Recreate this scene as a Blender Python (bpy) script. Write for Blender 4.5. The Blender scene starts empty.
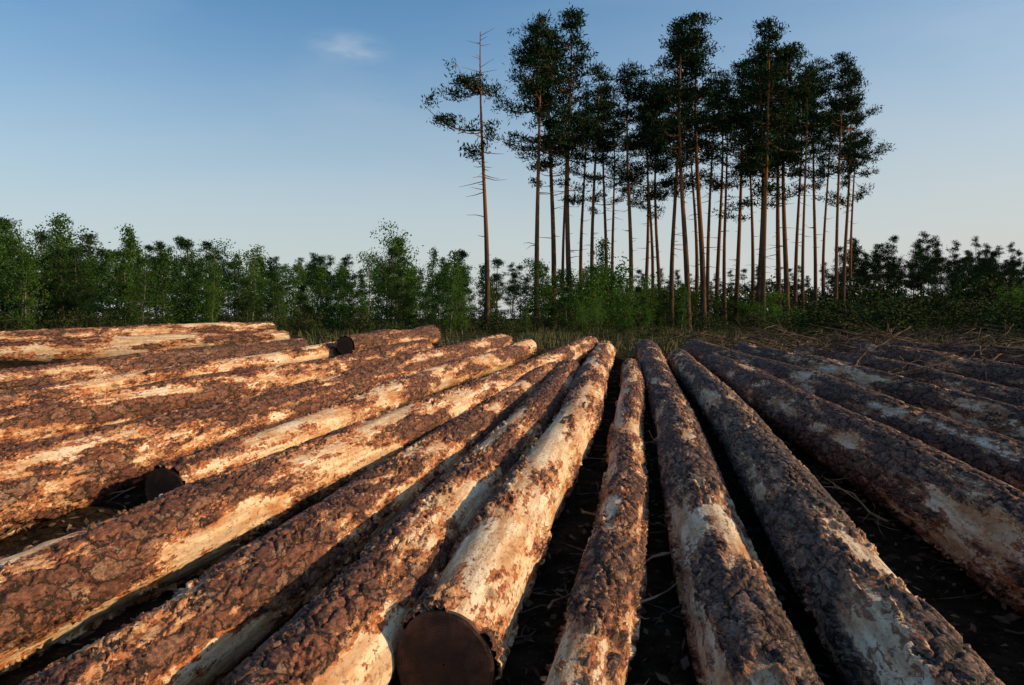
import bpy, math, random
import numpy as np
from mathutils import Vector, Matrix
random.seed(4); rng=np.random.default_rng(4)
S=bpy.context.scene
S.view_settings.view_transform='Standard'; S.view_settings.look='None'; S.view_settings.exposure=0
CAMZ=1.5; F=800.0; HOR=318.0
PITCH=math.atan((342.5-HOR)/F)
# ---------------- camera
cd=bpy.data.cameras.new("camera"); cam=bpy.data.objects.new("camera",cd); S.collection.objects.link(cam)
cam.location=(0,0,CAMZ); cam.rotation_euler=(math.radians(90)-PITCH,0,0)
cd.sensor_width=36; cd.lens=F*36/1024; cd.clip_end=3000; cd.clip_start=0.05
S.camera=cam
# ---------------- light
AZ=math.radians(95); EL=math.radians(23)
sd=Vector((math.sin(AZ)*math.cos(EL),math.cos(AZ)*math.cos(EL),math.sin(EL)))
sl=bpy.data.lights.new("sun","SUN"); sl.energy=5.0; sl.angle=math.radians(0.6); sl.color=(1.0,0.72,0.41)
so=bpy.data.objects.new("sun",sl); S.collection.objects.link(so); so.rotation_euler=sd.to_track_quat('Z','Y').to_euler(); so.location=(20,10,20)
W=bpy.data.worlds.new("World"); S.world=W; W.use_nodes=True
nt=W.node_tree; nt.nodes.clear()
def N(nt,t,**k):
    n=nt.nodes.new(t)
    for a,b in k.items(): setattr(n,a,b)
    return n
def MATH(nt,op,a,b=None,c=None,clamp=False):
    n=nt.nodes.new('ShaderNodeMath'); n.operation=op; n.use_clamp=clamp
    for i,v in enumerate((a,b,c)):
        if v is None: continue
        if isinstance(v,(int,float)): n.inputs[i].default_value=v
        else: nt.links.new(v,n.inputs[i])
    return n.outputs[0]
def MR(nt,v,a,b,c=0.0,d=1.0,smooth=True):
    n=nt.nodes.new('ShaderNodeMapRange'); n.interpolation_type='SMOOTHSTEP' if smooth else 'LINEAR'
    nt.links.new(v,n.inputs[0])
    for i,x in zip((1,2,3,4),(a,b,c,d)): n.inputs[i].default_value=x
    return n.outputs[0]
def MIX(nt,f,a,b,mode='MIX'):
    n=nt.nodes.new('ShaderNodeMix'); n.data_type='RGBA'; n.blend_type=mode
    for s,v in ((n.inputs[0],f),(n.inputs[6],a),(n.inputs[7],b)):
        if isinstance(v,(int,float)): s.default_value=v
        elif isinstance(v,tuple): s.default_value=v+(1,) if len(v)==3 else v
        else: nt.links.new(v,s)
    return n.outputs[2]
def RAMP(nt,v,stops):
    n=nt.nodes.new('ShaderNodeValToRGB'); e=n.color_ramp.elements
    while len(e)<len(stops): e.new(0.5)
    for i,(p,c) in enumerate(stops): e[i].position=p; e[i].color=c+(1,)
    nt.links.new(v,n.inputs[0]); return n.outputs[0]
def NOISE(nt,vec,scale,detail=4,rough=.55,dist=0.0):
    n=nt.nodes.new('ShaderNodeTexNoise'); n.inputs['Scale'].default_value=scale; n.inputs['Detail'].default_value=detail
    n.inputs['Roughness'].default_value=rough; n.inputs['Distortion'].default_value=dist
    if vec is not None: nt.links.new(vec,n.inputs['Vector'])
    return n
def VM(nt,op,a,b):
    n=nt.nodes.new('ShaderNodeVectorMath'); n.operation=op
    for i,v in enumerate((a,b)):
        if isinstance(v,tuple): n.inputs[i].default_value=v
        else: nt.links.new(v,n.inputs[i])
    return n
def unproj(px,py,d):
    x=(px-512)/F; y=-(py-342.5)/F
    c,s=math.cos(PITCH),math.sin(PITCH)
    v=Vector((x, c+y*s, -s+y*c))
    return Vector((0,0,CAMZ))+v*d
sky=N(nt,'ShaderNodeTexSky'); sky.sky_type='NISHITA'; sky.sun_disc=False; sky.sun_elevation=EL; sky.sun_rotation=AZ
sky.air_density=1.0; sky.dust_density=1.0; sky.ozone_density=2.0
bg=N(nt,'ShaderNodeBackground'); bg.inputs[1].default_value=0.13
out=N(nt,'ShaderNodeOutputWorld')
tc=N(nt,'ShaderNodeTexCoord')
cdir=(unproj(350,48,1)-Vector((0,0,CAMZ))).normalized()
df=VM(nt,'SUBTRACT',tc.outputs['Generated'],tuple(cdir)).outputs[0]
df=VM(nt,'MULTIPLY',df,(1.0,0.6,2.6)).outputs[0]
ln=nt.nodes.new('ShaderNodeVectorMath'); ln.operation='LENGTH'; nt.links.new(df,ln.inputs[0])
mp=VM(nt,'MULTIPLY',tc.outputs['Generated'],(1.0,1.0,3.5)).outputs[0]
cn=NOISE(nt,mp,14,3,.55,.3)
m=MATH(nt,'MULTIPLY',MR(nt,ln.outputs['Value'],0.0,0.06,1,0),MR(nt,cn.outputs[0],.2,.75))
cn2=NOISE(nt,mp,1.6,4,.55,.8)
m2=MATH(nt,'MULTIPLY',MR(nt,cn2.outputs[0],.45,.85),0.14)
mm=MATH(nt,'ADD',MATH(nt,'MULTIPLY',m,.5),m2,clamp=True)
sxz=N(nt,'ShaderNodeSeparateXYZ'); nt.links.new(tc.outputs['Generated'],sxz.inputs[0])
base=MIX(nt,1.0,sky.outputs[0],(.72,1.05,1.17),'MULTIPLY')
hz=MR(nt,sxz.outputs[2],-.02,.38,.88,0)
hz=MATH(nt,'ADD',hz,MR(nt,sxz.outputs[0],-.2,.7,0,.24),clamp=True)
base=MIX(nt,hz,base,(4.8,4.9,4.7))
col=MIX(nt,mm,base,(5.2,5.5,5.8))
nt.links.new(col,bg.inputs[0]); nt.links.new(bg.outputs[0],out.inputs[0])

# ---------------- mesh helpers
class MB:
    def __init__(s): s.v=[];s.f=[];s.m=[];s.n=0
    def add(s,v,f,mat):
        s.v.append(np.asarray(v,float)); s.f.append(np.asarray(f,int)+s.n); s.m.append(np.full(len(f),mat)); s.n+=len(v)
    def mesh(s,name,mats,smooth=False,smoothmats=(0,)):
        v=np.concatenate(s.v); f=np.concatenate(s.f); m=np.concatenate(s.m)
        me=bpy.data.meshes.new(name)
        me.vertices.add(len(v)); me.vertices.foreach_set('co',v.ravel())
        me.loops.add(f.size); me.loops.foreach_set('vertex_index',f.ravel().astype(np.int32))
        me.polygons.add(len(f)); me.polygons.foreach_set('loop_start',(np.arange(len(f))*4).astype(np.int32))
        me.polygons.foreach_set('material_index',m.astype(np.int32))
        me.polygons.foreach_set('use_smooth',np.isin(m,smoothmats))
        for x in mats: me.materials.append(x)
        me.update(calc_edges=True); me.validate()
        return me
def tube(mb,pts,rad,sides=6,mat=0):
    pts=np.asarray(pts,float); n=len(pts)
    t=np.gradient(pts,axis=0); t/=np.linalg.norm(t,axis=1)[:,None]+1e-9
    ref=np.array([0,0,1.]) if abs(t[0,2])<.8 else np.array([1.,0,0])
    a=np.cross(t,ref); a/=np.linalg.norm(a,axis=1)[:,None]+1e-9; b=np.cross(t,a)
    th=np.linspace(0,2*np.pi,sides,endpoint=False)
    v=pts[:,None,:]+np.asarray(rad)[:,None,None]*(np.cos(th)[None,:,None]*a[:,None,:]+np.sin(th)[None,:,None]*b[:,None,:])
    i=np.arange(n-1)[:,None]*sides; j=np.arange(sides)[None,:]; k=(j+1)%sides
    f=np.stack([i+j,i+k,i+sides+k,i+sides+j],-1).reshape(-1,4)
    mb.add(v.reshape(-1,3),f,mat)
def leaves(mb,c,d,L,Wd,mat=1):
    c=np.asarray(c);n=len(c)
    d=d/(np.linalg.norm(d,axis=1)[:,None]+1e-9)
    r=rng.normal(size=(n,3)); s=np.cross(d,r); s/=np.linalg.norm(s,axis=1)[:,None]+1e-9
    L=np.broadcast_to(L,(n,))[:,None]; Wd=np.broadcast_to(Wd,(n,))[:,None]
    v=np.stack([c,c+d*L*.5+s*Wd*.5,c+d*L,c+d*L*.5-s*Wd*.5],1).reshape(-1,3)
    mb.add(v,np.arange(n*4).reshape(-1,4),mat)
def obj(name,me,loc=(0,0,0),rot=0,sc=1,parent=None):
    o=bpy.data.objects.new(name,me); S.collection.objects.link(o)
    o.location=loc; o.rotation_euler=(0,0,rot); o.scale=(sc,sc,sc) if not isinstance(sc,tuple) else sc
    if parent: o.parent=parent
    return o
def newmat(name):
    m=bpy.data.materials.new(name); m.use_nodes=True; t=m.node_tree
    t.nodes.clear(); o=t.nodes.new('ShaderNodeOutputMaterial'); return m,t,o
# ---------------- materials
def leafmat(name,c1,c2,trans=.3,c3=None):
    m,t,o=newmat(name)
    g=N(t,'ShaderNodeNewGeometry'); oi=N(t,'ShaderNodeObjectInfo')
    f=g.outputs['Random Per Island']
    c=MIX(t,f,c1,c2)
    c=MIX(t,MATH(t,'MULTIPLY',oi.outputs['Random'],.7),c,c3 or c1)
    d=N(t,'ShaderNodeBsdfDiffuse'); t.links.new(c,d.inputs[0])
    if trans>0:
        tr=N(t,'ShaderNodeBsdfTranslucent'); mx=N(t,'ShaderNodeMixShader')
        t.links.new(c,tr.inputs[0]); mx.inputs[0].default_value=trans
        t.links.new(d.outputs[0],mx.inputs[1]); t.links.new(tr.outputs[0],mx.inputs[2]); t.links.new(mx.outputs[0],o.inputs[0])
    else: t.links.new(d.outputs[0],o.inputs[0])
    return m
needle=leafmat("pine_needles",(.012,.028,.012),(.032,.060,.020),0)
needle_far=leafmat("pine_needles_young",(.018,.042,.014),(.05,.09,.022),0)
leafm=leafmat("birch_leaves",(.038,.088,.014),(.105,.20,.03),.3,(.030,.068,.018))
leafd=leafmat("scrub_leaves",(.020,.038,.011),(.052,.08,.022),0,(.045,.038,.02))
grassm=leafmat("grass_blades",(.04,.06,.015),(.12,.115,.045),0,(.10,.09,.05))
def simplebark(name,c1,c2,top=None,h0=3,h1=9):
    m,t,o=newmat(name); tcn=N(t,'ShaderNodeTexCoord')
    v=VM(t,'MULTIPLY',tcn.outputs['Object'],(1,1,.3)).outputs[0]
    ns=NOISE(t,v,7,3,.65); c=MIX(t,MR(t,ns.outputs[0],.35,.65),c1,c2)
    if top:
        sx=N(t,'ShaderNodeSeparateXYZ'); t.links.new(tcn.outputs['Object'],sx.inputs[0])
        c=MIX(t,MR(t,sx.outputs[2],h0,h1),c,MIX(t,ns.outputs[0],top,tuple(x*.6 for x in top)))
    b=N(t,'ShaderNodeBsdfDiffuse'); t.links.new(c,b.inputs[0])
    t.links.new(b.outputs[0],o.inputs[0]); return m
pinebark=simplebark("standing_pine_bark",(.05,.032,.024),(.12,.07,.045),(.30,.13,.055))
twigbark=simplebark("twig_bark",(.05,.035,.025),(.16,.11,.08))
palestick=simplebark("pale_twig_bark",(.10,.065,.045),(.30,.21,.14))
birchbark=simplebark("birch_bark",(.08,.07,.05),(.22,.20,.16))

def logmat():
    m,t,o=newmat("log_bark"); m.displacement_method='DISPLACEMENT'
    tcn=N(t,'ShaderNodeTexCoord'); oi=N(t,'ShaderNodeObjectInfo')
    at=N(t,'ShaderNodeAttribute'); at.attribute_type='OBJECT'; at.attribute_name='peel'
    cx=N(t,'ShaderNodeCombineXYZ')
    for i,k in enumerate((37.,91.,53.)): t.links.new(MATH(t,'MULTIPLY',oi.outputs['Random'],k),cx.inputs[i])
    P=VM(t,'ADD',tcn.outputs['Object'],cx.outputs[0]).outputs[0]
    dn=NOISE(t,P,7,4,.66); dd=VM(t,'SUBTRACT',dn.outputs['Color'],(.5,.5,.5)).outputs[0]
    dd=VM(t,'MULTIPLY',dd,(.12,.28,.12)).outputs[0]
    Q=VM(t,'ADD',P,dd).outputs[0]
    Q=VM(t,'MULTIPLY',Q,(1,.34,1)).outputs[0]
    def vor(vec,sc,feat):
        n=N(t,'ShaderNodeTexVoronoi',feature=feat); n.inputs['Scale'].default_value=sc; t.links.new(vec,n.inputs['Vector']); return n
    e1=vor(Q,15,'DISTANCE_TO_EDGE').outputs['Distance']; cc=vor(Q,15,'F1').outputs['Color']
    e2=vor(Q,42,'DISTANCE_TO_EDGE').outputs['Distance']; cc2=vor(Q,42,'F1').outputs['Color']
    k1=MR(t,e1,0.0,.12); k2=MR(t,e2,0,.10)
    fine=NOISE(t,VM(t,'MULTIPLY',P,(1,.5,1)).outputs[0],55,4,.72).outputs[0]
    med=NOISE(t,VM(t,'MULTIPLY',P,(1,.45,1)).outputs[0],13,4,.65).outputs[0]
    big=NOISE(t,VM(t,'MULTIPLY',P,(1,.17,1)).outputs[0],4.8,5,.62).outputs[0]
    sx=N(t,'ShaderNodeSeparateColor'); t.links.new(cc,sx.inputs[0])
    s2=N(t,'ShaderNodeSeparateColor'); t.links.new(cc2,s2.inputs[0])
    pv=MATH(t,'ADD',MATH(t,'ADD',big,at.outputs['Fac']),MATH(t,'MULTIPLY',MATH(t,'SUBTRACT',fine,.5),.14))
    pv=MATH(t,'ADD',pv,MATH(t,'MULTIPLY',MATH(t,'SUBTRACT',med,.5),.24))
    pv=MATH(t,'ADD',pv,MATH(t,'MULTIPLY',MATH(t,'SUBTRACT',s2.outputs[1],.5),.035))
    mA=MR(t,pv,.566,.576)      # bare wood
    mB=MR(t,pv,.516,.528)      # thin inner bark
    bc=RAMP(t,sx.outputs[0],[(0,(.11,.043,.027)),(.35,(.19,.072,.040)),(.7,(.27,.102,.052)),(1,(.27,.155,.098))])
    bc=MIX(t,MATH(t,'MULTIPLY',s2.outputs[0],.40),bc,(.34,.13,.065))
    bc=MIX(t,MR(t,fine,.38,.62),MIX(t,.75,bc,(.04,.018,.012)),bc)
    bc=MIX(t,MR(t,med,.58,.66,0,.5),bc,(.36,.25,.17))
    bc=MIX(t,MATH(t,'MULTIPLY',MATH(t,'SUBTRACT',1.0,k2),.6),bc,(.05,.022,.014))
    bc=MIX(t,MATH(t,'SUBTRACT',1.0,MR(t,e1,0,.11)),bc,(.016,.008,.005))
    ic=MIX(t,MR(t,med,.38,.62),(.44,.135,.042),(.50,.26,.125))
    ic=MIX(t,MR(t,fine,.36,.58),(.15,.052,.023),ic)
    st=NOISE(t,VM(t,'MULTIPLY',P,(1,.06,1)).outputs[0],26,4,.65).outputs[0]
    wn=NOISE(t,VM(t,'MULTIPLY',P,(1,.3,1)).outputs[0],7,4,.72).outputs[0]
    wc=RAMP(t,wn,[(.32,(.46,.18,.065)),(.42,(.63,.38,.19)),(.52,(.74,.56,.36)),(.68,(.76,.66,.50))])
    wc=MIX(t,MR(t,st,.40,.58),MIX(t,.5,wc,(.32,.14,.06)),wc)
    wc=MIX(t,MR(t,fine,.33,.50,.7,0),wc,(.15,.065,.03))
    kn=vor(VM(t,'MULTIPLY',P,(1,.55,1)).outputs[0],3.2,'F1').outputs['Distance']
    kk=MR(t,MATH(t,'ADD',kn,MATH(t,'MULTIPLY',MATH(t,'SUBTRACT',fine,.5),.12)),.05,.13,1,0)
    wc=MIX(t,MATH(t,'MULTIPLY',kk,.7),wc,(.10,.045,.022))
    tint=N(t,'ShaderNodeAttribute'); tint.attribute_type='OBJECT'; tint.attribute_name='grey'
    bw=N(t,'ShaderNodeRGBToBW'); t.links.new(bc,bw.inputs[0])
    gc=MIX(t,1.0,bw.outputs[0],(1.05,.85,.72),'MULTIPLY')
    bc=MIX(t,tint.outputs['Fac'],bc,gc)
    wc=MIX(t,MATH(t,'MULTIPLY',tint.outputs['Fac'],.8),wc,MIX(t,1.0,wc,(.70,.76,.86),'MULTIPLY'))
    ic=MIX(t,MATH(t,'MULTIPLY',tint.outputs['Fac'],.9),ic,(.17,.105,.075))
    c=MIX(t,mB,bc,ic); c=MIX(t,mA,c,wc)
    hb=MATH(t,'ADD',MATH(t,'MULTIPLY',k1,.017),MATH(t,'MULTIPLY',k2,.0045))
    hb=MATH(t,'ADD',hb,MATH(t,'MULTIPLY',sx.outputs[1],.006))
    hb=MATH(t,'ADD',hb,MATH(t,'MULTIPLY',s2.outputs[1],.004))
    hb=MATH(t,'ADD',hb,MATH(t,'MULTIPLY',MATH(t,'ADD',fine,med),.007))
    hi=MATH(t,'ADD',MATH(t,'MULTIPLY',fine,.008),MATH(t,'MULTIPLY',med,.010))
    hi=MATH(t,'ADD',hi,MATH(t,'MULTIPLY',s2.outputs[1],.003))
    hw=MATH(t,'ADD',MATH(t,'MULTIPLY',st,.004),MATH(t,'ADD',MATH(t,'MULTIPLY',wn,.008),MATH(t,'MULTIPLY',fine,.004)))
    def fm(f,a,b):
        n=t.nodes.new('ShaderNodeMix'); n.data_type='FLOAT'
        t.links.new(f,n.inputs[0]);t.links.new(a,n.inputs[2]);t.links.new(b,n.inputs[3]); return n.outputs[0]
    h=fm(mA,fm(mB,hb,hi),hw)
    dp=N(t,'ShaderNodeDisplacement'); dp.inputs['Midlevel'].default_value=0; dp.inputs['Scale'].default_value=1.0
    t.links.new(h,dp.inputs['Height']); t.links.new(dp.outputs[0],o.inputs['Displacement'])
    b=N(t,'ShaderNodeBsdfPrincipled'); t.links.new(c,b.inputs['Base Color']); b.inputs['Roughness'].default_value=.72; b.inputs['Specular IOR Level'].default_value=.25
    fb=NOISE(t,VM(t,'MULTIPLY',P,(1,.5,1)).outputs[0],120,3,.7).outputs[0]
    bp=N(t,'ShaderNodeBump'); bp.inputs[0].default_value=.8; bp.inputs[1].default_value=.007; t.links.new(fb,bp.inputs['Height']); t.links.new(bp.outputs[0],b.inputs['Normal'])
    t.links.new(b.outputs[0],o.inputs[0]); return m
logm=logmat()
def endmat():
    m,t,o=newmat("log_cut_end"); tcn=N(t,'ShaderNodeTexCoord')
    v=VM(t,'MULTIPLY',tcn.outputs['Object'],(1,0,1)).outputs[0]
    ln=t.nodes.new('ShaderNodeVectorMath'); ln.operation='LENGTH'; t.links.new(v,ln.inputs[0])
    ns=NOISE(t,tcn.outputs['Object'],9,5,.65); 
    r=MATH(t,'ADD',ln.outputs['Value'],MATH(t,'MULTIPLY',ns.outputs[0],.03))
    ring=MR(t,MATH(t,'SINE',MATH(t,'MULTIPLY',r,620)),-1,1)
    c=MIX(t,MATH(t,'MULTIPLY',ring,.35),(.09,.036,.020),(.19,.085,.042))
    c=MIX(t,MR(t,ns.outputs[0],.38,.62,.85,0),c,(.022,.011,.007))
    c=MIX(t,MR(t,ln.outputs['Value'],.05,.15,.7,0),c,(.03,.014,.009))
    b=N(t,'ShaderNodeBsdfPrincipled'); t.links.new(c,b.inputs['Base Color']); b.inputs['Roughness'].default_value=.9
    bp=N(t,'ShaderNodeBump'); bp.inputs[0].default_value=.8; bp.inputs[1].default_value=.02; t.links.new(ns.outputs[0],bp.inputs['Height']); t.links.new(bp.outputs[0],b.inputs['Normal'])
    t.links.new(b.outputs[0],o.inputs[0]); return m
endm=endmat()

# ---------------- logs
def axisd(py,dz): return (1.28-dz)/((py-HOR)/F+.043)
LOGS=[
 (444,664,604,353,0,0,.345,.42,1,.065,0),
 (573,735,632,368,0,0,.24,.27,1,.045,.15),
 (774,695,647,350,0,0,.32,.38,0,.0,.5),
 (922,690,679,361,0,0,.35,.36,0,.005,.65),
 (1024,552,712,367,0,0,.45,.38,0,-.04,.45),
 (1024,478,694,351,0,0,.40,.42,0,-.045,.45),
 (1024,434,742,352,.1,.1,.30,.3,0,.0,.5),
 (1024,407,802,356,.1,.1,.34,.3,0,-.03,.5),
 (1024,386,862,357,.2,.2,.40,.4,0,-.07,.4),
 (1024,362,842,349,.2,.2,.34,.3,0,-.07,.4),
 (312,690,569,371,0,0,.38,.34,0,.015,0),
 (122,690,551,372,0,0,.36,.30,0,-.005,.0),
 (0,612,590,346,0,.1,.42,.36,0,.025,.0),
 (165,492,528,348,0,0,.29,.36,1,.04,0),
 (0,495,503,344,.1,.1,.46,.38,0,-.01,0),
 (0,434,425,351,.2,.2,.38,.34,0,-.01,.0),
 (0,404,332,351,.3,.3,.25,.27,0,.06,0),
 (0,380,302,348,.3,.3,.28,.26,0,-.03,.2),
 (0,352,288,341,.3,.3,.40,.34,0,.07,0),
 (90,339,272,329,.4,.4,.26,.24,0,.04,.2),
 (345,346,432,335,.4,.4,.26,.30,1,-.02,.1),
]
samples=[]
for li,(x0,y0,x1,y1,z0,z1,d0,d1,vis,peel,grey) in enumerate(LOGS):
    A=unproj(x0,y0,axisd(y0,z0)); B=unproj(x1,y1,axisd(y1,z1))
    dirv=(B-A).normalized()
    if not vis: A=A-dirv*(1.4 if A.y<6 else 3.0)
    Ltot=(B-A).length
    q=Vector((0,1,0)).rotation_difference(dirv)
    ys=[0.0]
    while ys[-1]<Ltot:
        p=A+dirv*ys[-1]; ds=max(.0065,(p.y if p.y>2.2 else 2.2)*.0030); ys.append(ys[-1]+ds)
    ys=np.array(ys); ys*=Ltot/ys[-1]
    n=len(ys); dmin=max(2.4,A.y); sides=int(min(210,max(64,2*math.pi*d0/2/(dmin*.0024))))
    u=ys/Ltot; R=(d0+(d1-d0)*u)/2-.010
    ph=rng.uniform(0,6.28,8)
    cxo=.05*np.sin(u*4.5+ph[0])+.02*np.sin(u*11+ph[1]); czo=.025*np.sin(u*5+ph[2])+.012*np.sin(u*13+ph[3])
    cxo-=np.interp(u,[0,1],[cxo[0],cxo[-1]]); czo-=np.interp(u,[0,1],[czo[0],czo[-1]])
    th=np.linspace(0,2*np.pi,sides,endpoint=False)
    rr=R[:,None]*(1+.03*np.sin(2*th[None,:]+ph[4]+u[:,None]*2)+.02*np.sin(3*th[None,:]+ph[5]+u[:,None]*5)+.015*np.sin(u[:,None]*40+ph[6]+2*th[None,:]))
    for wq in np.arange(rng.uniform(0,.5),Ltot,.62):
        rr*=1+.035*np.exp(-((ys-wq-rng.normal()*.08)/.05)**2)[:,None]*(.5+.5*np.sin(3*th[None,:]+rng.uniform(0,6)))
    V=np.stack([cxo[:,None]+rr*np.cos(th)[None,:],np.broadcast_to(ys[:,None],rr.shape),czo[:,None]+rr*np.sin(th)[None,:]],-1)
    mb=MB()
    i=np.arange(n-1)[:,None]*sides; j=np.arange(sides)[None,:]; k=(j+1)%sides
    f=np.stack([i+j,i+sides+j,i+sides+k,i+k],-1).reshape(-1,4)
    mb.add(V.reshape(-1,3),f,0)
    for end in (0,n-1):
        c=np.array([cxo[end],ys[end],czo[end]]); ring=V[end]
        sg=1 if end==0 else -1
        fr=[(1.085,.012),(1.075,-.003),(1.0,-.006),(.8,-.004),(.55,-.006),(.3,-.004),(.02,-.005)]; vv=[]
        for s_,o_ in fr:
            w=c+(ring-c)*(s_+(.012*np.sin(th*7+ph[0])[:,None]*(s_>1) if s_>1 else 0)); w[:,1]+=sg*o_
            vv.append(w)
        vv=np.concatenate(vv)
        i2=np.arange(len(fr)-1)[:,None]*sides
        f2=np.stack([i2+j,i2+k,i2+sides+k,i2+sides+j],-1) if end==0 else np.stack([i2+j,i2+sides+j,i2+sides+k,i2+k],-1)
        mb.add(vv,f2.reshape(-1,4),1)
    me=mb.mesh("pine_log_mesh",[logm,endm],smoothmats=(0,))
    o=obj("pine_log",me); o.location=A; o.rotation_mode='QUATERNION'
    o.rotation_quaternion=q; o["peel"]=float(peel); o["grey"]=float(grey)
    for s_ in np.linspace(0,1,int(Ltot/.3)+2):
        p=A+dirv*(s_*Ltot); samples.append((p.x,p.y,p.z-(d0+(d1-d0)*s_)/2))
samples=np.array(samples)

# ---------------- ground
def base_ground(x,y):
    yy=np.clip(y,-3,17)
    z=CAMZ-1.28+.043*yy-.22
    z=z+ 2.2*np.clip((x-8)/50,0,1)*np.clip((y-45)/60,0,1)
    z=z+.12*np.sin(x*.21+1)*np.sin(y*.17)*np.clip((y-18)/20,0,1)
    return z
def ground_z(x,y):
    x=np.atleast_1d(np.asarray(x,float)); y=np.atleast_1d(np.asarray(y,float))
    z=base_ground(x,y); near=(np.abs(x)<14)&(y<24)&(y>-4)
    idx=np.where(near)[0]
    for c in range(0,len(idx),4000):
        ii=idx[c:c+4000]
        d2=(x[ii,None]-samples[None,:,0])**2+(y[ii,None]-samples[None,:,1])**2
        w=np.exp(-d2/(2*.28**2)); ws=w.sum(1)+.02
        z[ii]=((w*(samples[None,:,2]+.02)).sum(1)+.02*z[ii])/ws
    return z
def gz(x,y): return float(ground_z(x,y)[0])
def ax(fine0,fine1,st,lim0,lim1):
    a=list(np.arange(fine0,fine1,st)); s_=st; v=fine1
    while v<lim1: a.append(v); s_*=1.14; v+=s_
    a.append(lim1); s_=st; v=fine0-st; lo=[]
    while v>lim0: lo.append(v); s_*=1.14; v-=s_
    lo.append(lim0); return np.array(lo[::-1]+a)
gx=ax(-9,9,.08,-900,900); gy=ax(1,18,.08,-300,1200)
X,Y=np.meshgrid(gx,gy); Z=ground_z(X.ravel(),Y.ravel())
nx_,ny_=len(gx),len(gy)
hh=sum(a*np.sin(X.ravel()*fx+Y.ravel()*fy+p) for a,fx,fy,p in ((.02,5.1,3.2,0),(.015,9.7,-6.1,1),(.012,-3.3,12.4,2),(.01,17,8,3)))
Z=Z+np.minimum(hh,.01)
mb=MB(); i=np.arange(ny_-1)[:,None]*nx_; j=np.arange(nx_-1)[None,:]
mb.add(np.stack([X.ravel(),Y.ravel(),Z],1),np.stack([i+j,i+j+1,i+nx_+j+1,i+nx_+j],-1).reshape(-1,4),0)
gm,t,o_=newmat("forest_soil"); tcn=N(t,'ShaderNodeTexCoord')
n1=NOISE(t,tcn.outputs['Object'],9,6,.7); n2=NOISE(t,tcn.outputs['Object'],.35,4,.6); n3=NOISE(t,tcn.outputs['Object'],45,3,.6)
c=MIX(t,MR(t,n1.outputs[0],.35,.65),(.012,.009,.006),(.036,.025,.017)); c=MIX(t,MR(t,n3.outputs[0],.60,.7,0,.6),c,(.12,.075,.042))
sx=N(t,'ShaderNodeSeparateXYZ'); t.links.new(tcn.outputs['Object'],sx.inputs[0])
gr=MATH(t,'MULTIPLY',MR(t,sx.outputs[1],14,20),MR(t,n2.outputs[0],.35,.6))
c=MIX(t,gr,c,MIX(t,n1.outputs[0],(.03,.045,.015),(.07,.065,.03)))
b=N(t,'ShaderNodeBsdfDiffuse'); t.links.new(c,b.inputs[0]); bp=N(t,'ShaderNodeBump'); bp.inputs[1].default_value=.05; t.links.new(n1.outputs[0],bp.inputs['Height']); t.links.new(bp.outputs[0],b.inputs['Normal']); t.links.new(b.outputs[0],o_.inputs[0])
obj("ground",mb.mesh("ground",[gm]))

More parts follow.
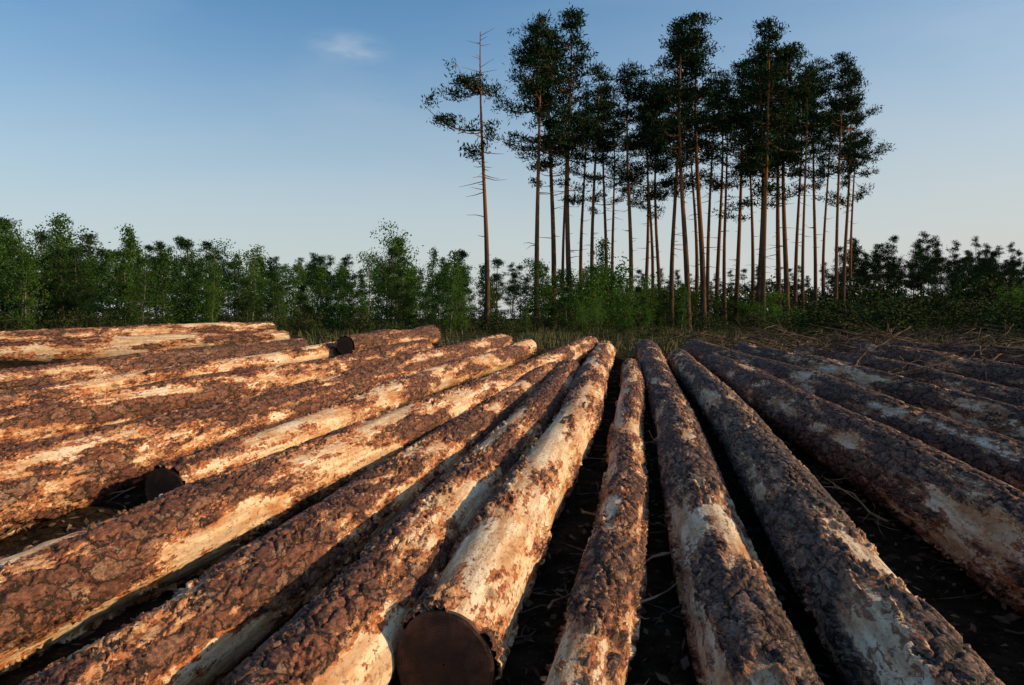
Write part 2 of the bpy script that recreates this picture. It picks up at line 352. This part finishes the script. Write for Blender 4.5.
# ---------------- trees
def pine(H,crown0,R,nb,seed_lean=0.0,dens=1.0,topbare=0.0,onesided=None,ncl=11,nn=25,mats=None,size=1.0,dead=10,bendy=.25,topprof=.35):
    mb=MB(); n=14; u=np.linspace(0,1,n)
    p=rng.uniform(0,6,4)
    cx_=H*(.012*np.sin(u*4+p[0])-.012*np.sin(p[0])+seed_lean*u**1.5); cy_=H*(.01*np.sin(u*5+p[1])-.01*np.sin(p[1]))
    P=np.stack([cx_,cy_,u*H],1); r0=H*.0075
    tube(mb,P,r0*(1.2-1.12*u**1.1)*np.where(u==0,1.35,1)+.012,8,0)
    tr=lambda s_: np.array([np.interp(s_,u,P[:,k]) for k in range(3)])
    C=[];D=[]; lop=rng.uniform(0,6.28)
    gaps=rng.uniform(crown0+.05,.92,5)
    for b_ in range(nb):
        s_=crown0+(1-topbare-crown0)*rng.uniform(0,1)**.75
        if s_<crown0+.16 and rng.random()<.6: continue
        if np.min(np.abs(gaps-s_))<.013: continue
        q_=(s_-crown0)/(1-crown0)
        prof=min(1,.5+1.5*q_)*(1-max(0,q_-topprof)/(1.01-topprof))**.8+.05
        L=R*prof*rng.uniform(.4,1.2)
        a=rng.uniform(0,6.283)
        L*=1+.22*math.cos(a-lop+s_*9)
        if onesided is not None and rng.random()<.5: a=onesided+rng.normal()*.7
        elif onesided is not None: L*=.6
        up=rng.uniform(-.2,.35)+.6*max(0,q_-.6)
        base=tr(s_); m_=6; v=np.linspace(0,1,m_)
        dx=np.array([math.cos(a),math.sin(a),0])
        bend=rng.uniform(-bendy,bendy); pr=np.array([-dx[1],dx[0],0])
        BP=base+np.outer(v*L,dx)+np.outer(bend*L*v*v,pr)+np.outer(L*(up*v+.18*v*v-.12*np.sin(v*3)),[0,0,1])
        tube(mb,BP,(.012+.012*L)*(1-.8*v)*size,4,0)
        k=max(3,int(ncl*(L/R)*dens))
        for _ in range(k):
            w=rng.uniform(.3,1)**.7; c0=np.array([np.interp(w,v,BP[:,z]) for z in range(3)])
            off=rng.normal(size=3)*np.array([.36,.36,.14])*(.4+.6*L/3)*size; c1=c0+off; 
            tube(mb,[c0,c1],[.012*size,.006*size],3,0)
            nn_=int(nn*rng.uniform(.6,1.3))
            C.append(c1+rng.normal(size=(nn_,3))*np.array([.22,.22,.10])*size)
            d=rng.normal(size=(nn_,3))+np.array([0,0,.7])+dx*.4; D.append(d)
    for _ in range(dead):
        s_=rng.uniform(max(.15,crown0-.3),crown0+.1); a=rng.uniform(0,6.28); L=rng.uniform(.3,1.5)*size; b0=tr(s_)
        b1=b0+np.array([math.cos(a)*L,math.sin(a)*L,rng.uniform(-.3,.2)*L]); tube(mb,[b0,(b0+b1)/2+rng.normal(size=3)*.06,b1],[.03*size,.018*size,.006*size],4,0)
    if topbare>0:
        for _ in range(18):
            s_=rng.uniform(1-topbare*1.3,.99); a=rng.uniform(0,6.28); L=rng.uniform(.3,1.2)*(1.3-s_)*3; b0=tr(s_)
            tube(mb,[b0,b0+np.array([math.cos(a)*L,math.sin(a)*L,L*.2])],[.02,.006],4,0)
    C=np.concatenate(C); D=np.concatenate(D)
    leaves(mb,C,D,rng.uniform(.20,.38,len(C))*size,rng.uniform(.045,.095,len(C))*size,1)
    return mb.mesh("pine_tree_mesh",mats or [pinebark,needle])
def broad(H,R,nb,mats,low=.08,leaf=.13,nl=70,conic=.6):
    mb=MB(); n=8; u=np.linspace(0,1,n); p=rng.uniform(0,6)
    P=np.stack([.03*H*np.sin(u*4+p)-.03*H*math.sin(p),.03*H*np.sin(u*3+p*2)-.03*H*math.sin(p*2),u*H],1)
    tube(mb,P,H*.009*(1.1-u)+.006,6,0)
    C=[];D=[]
    for _ in range(nb):
        s_=low+(1-low)*rng.uniform(0,1)**1.1
        prof=(1-s_)**conic*min(1,.35+s_*2.2)+.05; L=R*prof*rng.uniform(.4,1.3); a=rng.uniform(0,6.28)
        b0=np.array([np.interp(s_,u,P[:,k]) for k in range(3)]); up=rng.uniform(.25,.9)
        dr=np.array([math.cos(a),math.sin(a),up]); v=np.linspace(0,1,4)
        BP=b0+np.outer(v*L,dr)-np.outer(.15*L*v*v,[0,0,1]); tube(mb,BP,(.006+.008*L)*(1.05-v),4,0)
        for _ in range(max(2,int(4*L/R+1))):
            w=rng.uniform(.25,1.05); c0=b0+dr*L*w+rng.normal(size=3)*.12*R; k=int(nl/4*rng.uniform(.5,1.5))
            C.append(c0+rng.normal(size=(k,3))*np.array([.14,.14,.12])*R*.75); D.append(rng.normal(size=(k,3))+[0,0,-.2])
    C=np.concatenate(C);D=np.concatenate(D); C[:,2]=np.maximum(C[:,2],.02)
    leaves(mb,C,D,rng.uniform(.7,1.3,len(C))*leaf,rng.uniform(.5,.9,len(C))*leaf,1)
    return mb.mesh("broadleaf_mesh",mats)

tallv=[pine(20,.40,2.9,98),pine(20,.38,2.9,100),pine(20,.44,3.0,90),pine(20,.46,2.7,84),pine(20,.52,2.8,74),pine(20,.38,2.5,86,seed_lean=.02),pine(20,.60,2.5,54),pine(20,.66,1.9,34,dead=16),pine(20,.42,2.6,86)]
CL=[(537,20,50,0),(553,36,56,3),(571,20,52,1),(593,72,60,6),(606,91,64,3),(630,68,53,4),(644,101,66,4),(661,86,62,5),(672,46,56,2),(688,22,51,3),(703,20,54,8),
    (716,76,66,4),(736,66,61,1),(763,26,50,1),(779,56,60,2),(787,44,55,5),(803,76,52,6),(815,64,58,4),(836,60,51,8),(843,66,57,2),(757,51,57,0),
    (563,110,64,7),(583,100,68,7),(613,120,70,7),(652,110,60,7),(695,100,70,7),(725,95,58,7),(752,90,66,7),(795,95,64,7),(824,100,66,7),(851,110,68,7),(708,90,60,7)]
for px,top,D,vi in CL:
    x=(px-512)/F*D; g=gz(x,D); H=CAMZ+(HOR-top)/F*D-g
    w=H/20*rng.uniform(.94,1.08)*(.85 if px>795 else 1)
    o=obj("pine_tree",tallv[vi],(x,D,g-.05),rng.uniform(0,6.28),(w,w,H/20))
    o.rotation_euler[0]=rng.normal()*.006; o.rotation_euler[1]=rng.normal()*.009
D=48; x=(487-512)/F*D; g=gz(x,D); H=CAMZ+(HOR-33)/F*D-g
sp=pine(H,.55,3.1,66,topbare=.17,onesided=math.pi,ncl=11,dead=16,bendy=.12,topprof=.30)
obj("pine_tree",sp,(x,D,g-.05),0)

def emp(name):
    e=bpy.data.objects.new(name,None); S.collection.objects.link(e); return e
yf=emp("young_forest")
bv=[broad(6,r,64,[birchbark,leafm],conic=cn_) for r,cn_ in ((1.7,.6),(1.3,.8),(1.9,.55),(1.2,.9))]
yp=[pine(6,.06,1.5,60,ncl=8,nn=22,mats=[twigbark,needle_far],size=.62,dead=0,topprof=.1) for _ in range(2)]
def topline(px):
    return np.interp(px,[-300,-100,0,30,60,90,130,180,230,260,330,370,395,420,455,500,560,620,700,850],[232,230,218,234,220,238,234,244,242,255,256,256,234,257,252,261,264,274,290,292])
def place(px,D,top,me,parent,name,wf=1):
    x=(px-512)/F*D; g=gz(x,D); H=CAMZ+(HOR-top)/F*D-g
    s_=H/6; o=obj(name,me,(x,D,g-.03),rng.uniform(0,6.28),(s_*wf,s_*wf,s_),parent); return o
for px in np.arange(-320,700,10):
    for D0,off in ((39,20),(50,2)):
        if D0<45 and px>470 and rng.random()<.7: continue
        D=D0+rng.uniform(-4,4); p=px+rng.uniform(-9,9)
        t_=topline(p)+off+rng.uniform(-10,20)
        pinep=.5 if p<70 else .3
        place(p,D,t_,(yp[rng.integers(2)] if rng.random()<pinep else bv[rng.integers(4)]),yf,"tree",rng.uniform(.75,1.25))
for px,t_,D in ((395,228,40),(62,214,42),(20,226,36),(128,230,42),(255,246,44),(602,238,52),(455,250,44)):
    place(px,D,t_,bv[rng.integers(4)],None,"birch_tree",.95)
for px,t_,D in ((45,232,39),(320,256,43),(8,222,41),(190,240,43)):
    place(px,D,t_,yp[rng.integers(2)],None,"young_pine_tree",.95)
fw=emp("distant_pine_forest")
fv=[pine(10,.30,1.8,46,ncl=7,nn=22,mats=[twigbark,needle],size=.95) for _ in range(4)]
def placef(px,D,top,wf=.9):
    x=(px-512)/F*D; g=gz(x,D); H=CAMZ+(HOR-top)/F*D-g; s_=H/10
    obj("tree",fv[rng.integers(4)],(x,D,g-.1),rng.uniform(0,6.28),(s_*wf,s_*wf,s_),fw)
for px in np.arange(838,1400,10): 
    for D,of in ((70,10),(84,0),(100,0)): placef(px+rng.uniform(-7,7),D+rng.uniform(-6,6),of+np.interp(px,[820,860,940,1024,1500],[262,240,240,252,244])+rng.uniform(-8,22),rng.uniform(.65,.95))
for px in np.arange(-400,1300,11): placef(px+rng.uniform(-6,6),125+rng.uniform(-8,8),np.interp(px,[-500,300,700,900],[262,262,276,262])+rng.uniform(-6,10))
for px in (312,332,350,443,458,150,215): placef(px,75,np.interp(px,[100,300,500,880],[240,255,260,240])+rng.uniform(-3,3))

ug=emp("undergrowth")
sv=[broad(1.6,1.0,26,[twigbark,leafd],low=.02,leaf=.10,nl=60,conic=.35) for _ in range(4)]
sb=[broad(2.6,1.3,44,[twigbark,leafm],low=.02,leaf=.11,nl=66,conic=.4) for _ in range(3)]
for _ in range(230):
    D=20+rng.uniform(0,1)**1.1*50; px=rng.uniform(-150,1200)
    if D<28 and rng.random()<.6: continue
    x=(px-512)/F*D; s_=rng.uniform(.25,.6)*(.6 if D<30 else 1)*(1 if D<55 else 1.6)
    obj("shrub",sv[rng.integers(4)],(x,D,gz(x,D)-.03),rng.uniform(0,6.28),(s_*1.5,s_*1.5,s_),ug)
for _ in range(150):
    D=rng.uniform(58,92); px=rng.uniform(560,1250); x=(px-512)/F*D; s_=rng.uniform(1.0,2.0)
    obj("shrub",sv[rng.integers(4)],(x,D,gz(x,D)-.03),rng.uniform(0,6.28),(s_*1.4,s_*1.4,s_),ug)
for _ in range(40):
    D=rng.uniform(24,40); px=rng.uniform(820,1150); x=(px-512)/F*D; s_=rng.uniform(.5,.9)
    obj("shrub",sv[rng.integers(4)],(x,D,gz(x,D)-.03),rng.uniform(0,6.28),(s_*1.6,s_*1.6,s_),ug)
for px,D,s_ in [(598,44,1.15),(575,46,.8),(612,48,1.4),(640,56,1.0),(625,44,.7),(660,57,1.1),(560,55,.7),(750,44,.6),(772,42,.75),(795,44,.5),(545,56,.9),(1015,34,.7),(1040,30,.7),(590,42,.6),(710,60,.9),(690,62,1.0),(735,62,.9)]:
    x=(px-512)/F*D; obj("bush",sb[rng.integers(3)],(x,D,gz(x,D)-.03),rng.uniform(0,6.28),s_*1.05)
mb=MB(); n=22000
D=16+rng.uniform(0,1,n)**1.4*40; px=rng.uniform(-150,1200,n); x=(px-512)/F*D
k=(np.sin(x*.9)+np.sin(D*.7+x*.3)+rng.normal(size=n)*.8)>-.2; x=x[k];D=D[k]
z=ground_z(x,D); c=np.stack([x,D,z-.02],1); d=rng.normal(size=c.shape)*.35+np.array([0,0,1.])
leaves(mb,c,d,rng.uniform(.15,.45,len(c)),rng.uniform(.02,.04,len(c)),0)
obj("grass",mb.mesh("grass",[grassm],smoothmats=()))
mb=MB()
def stick(x,y,L,r,zr=.1,lift=0,sub=3,mat=0):
    a=rng.uniform(0,6.28); n=6; v=np.linspace(-.5,.5,n); e=rng.uniform(-zr,zr)
    p=np.stack([x+v*L*math.cos(a)+rng.normal(size=n)*.03*L,y+v*L*math.sin(a)+rng.normal(size=n)*.03*L,gz(x,y)+r+.02+lift+v*L*e+abs(e)*L*.5+rng.normal(size=n)*.01*L],1)
    tube(mb,p,np.linspace(r,r*.35,n),5,mat)
    for _ in range(sub):
        i_=rng.integers(1,n); q=p[i_]; dd=rng.normal(size=3)*np.array([.5,.5,.35])+(p[-1]-p[0])/L*.6; l2=L*rng.uniform(.15,.4)
        tube(mb,[q,q+dd*l2*.5+rng.normal(size=3)*.02*L,q+dd*l2],[r*.5,r*.4,r*.15],4,mat)
for _ in range(380): stick(rng.uniform(-3,4),rng.uniform(2.2,12),rng.uniform(.15,.6),rng.uniform(.003,.009),.15,0,3,int(rng.random()<.3))
for xx,yy,LL in ((.62,4.4,.5),(.75,5.2,.6),(.7,3.7,.45),(.95,6.2,.7),(.55,3.2,.35),(1.5,4.2,.6),(2.1,4.9,.7),(1.3,3.4,.4)): stick(xx,yy,LL,.008,.3,.06,4,1)
for _ in range(480): 
    y=rng.uniform(9,24); stick(rng.uniform(4.2,4+y*.58),y,rng.uniform(.4,1.6),rng.uniform(.006,.02),.3,rng.uniform(0,.28),6)
for _ in range(120):
    y=rng.uniform(15,24); stick(rng.uniform(-8,5),y,rng.uniform(.4,1.4),rng.uniform(.008,.018),.2,rng.uniform(0,.05),4)
obj("branch_debris",mb.mesh("branch_debris",[twigbark,palestick]))
mb=MB(); n=12000; x=rng.uniform(-4,5,n); y=rng.uniform(2,14,n); c=np.stack([x,y,ground_z(x,y)+.012],1)
d=rng.normal(size=c.shape)*np.array([1,1,.15]); leaves(mb,c,d,rng.uniform(.02,.09,n),rng.uniform(.01,.04,n),0)
obj("bark_chips",mb.mesh("bark_chips",[twigbark],smoothmats=()))
print("verts",sum(len(o.data.vertices) for o in S.objects if o.type=='MESH'))
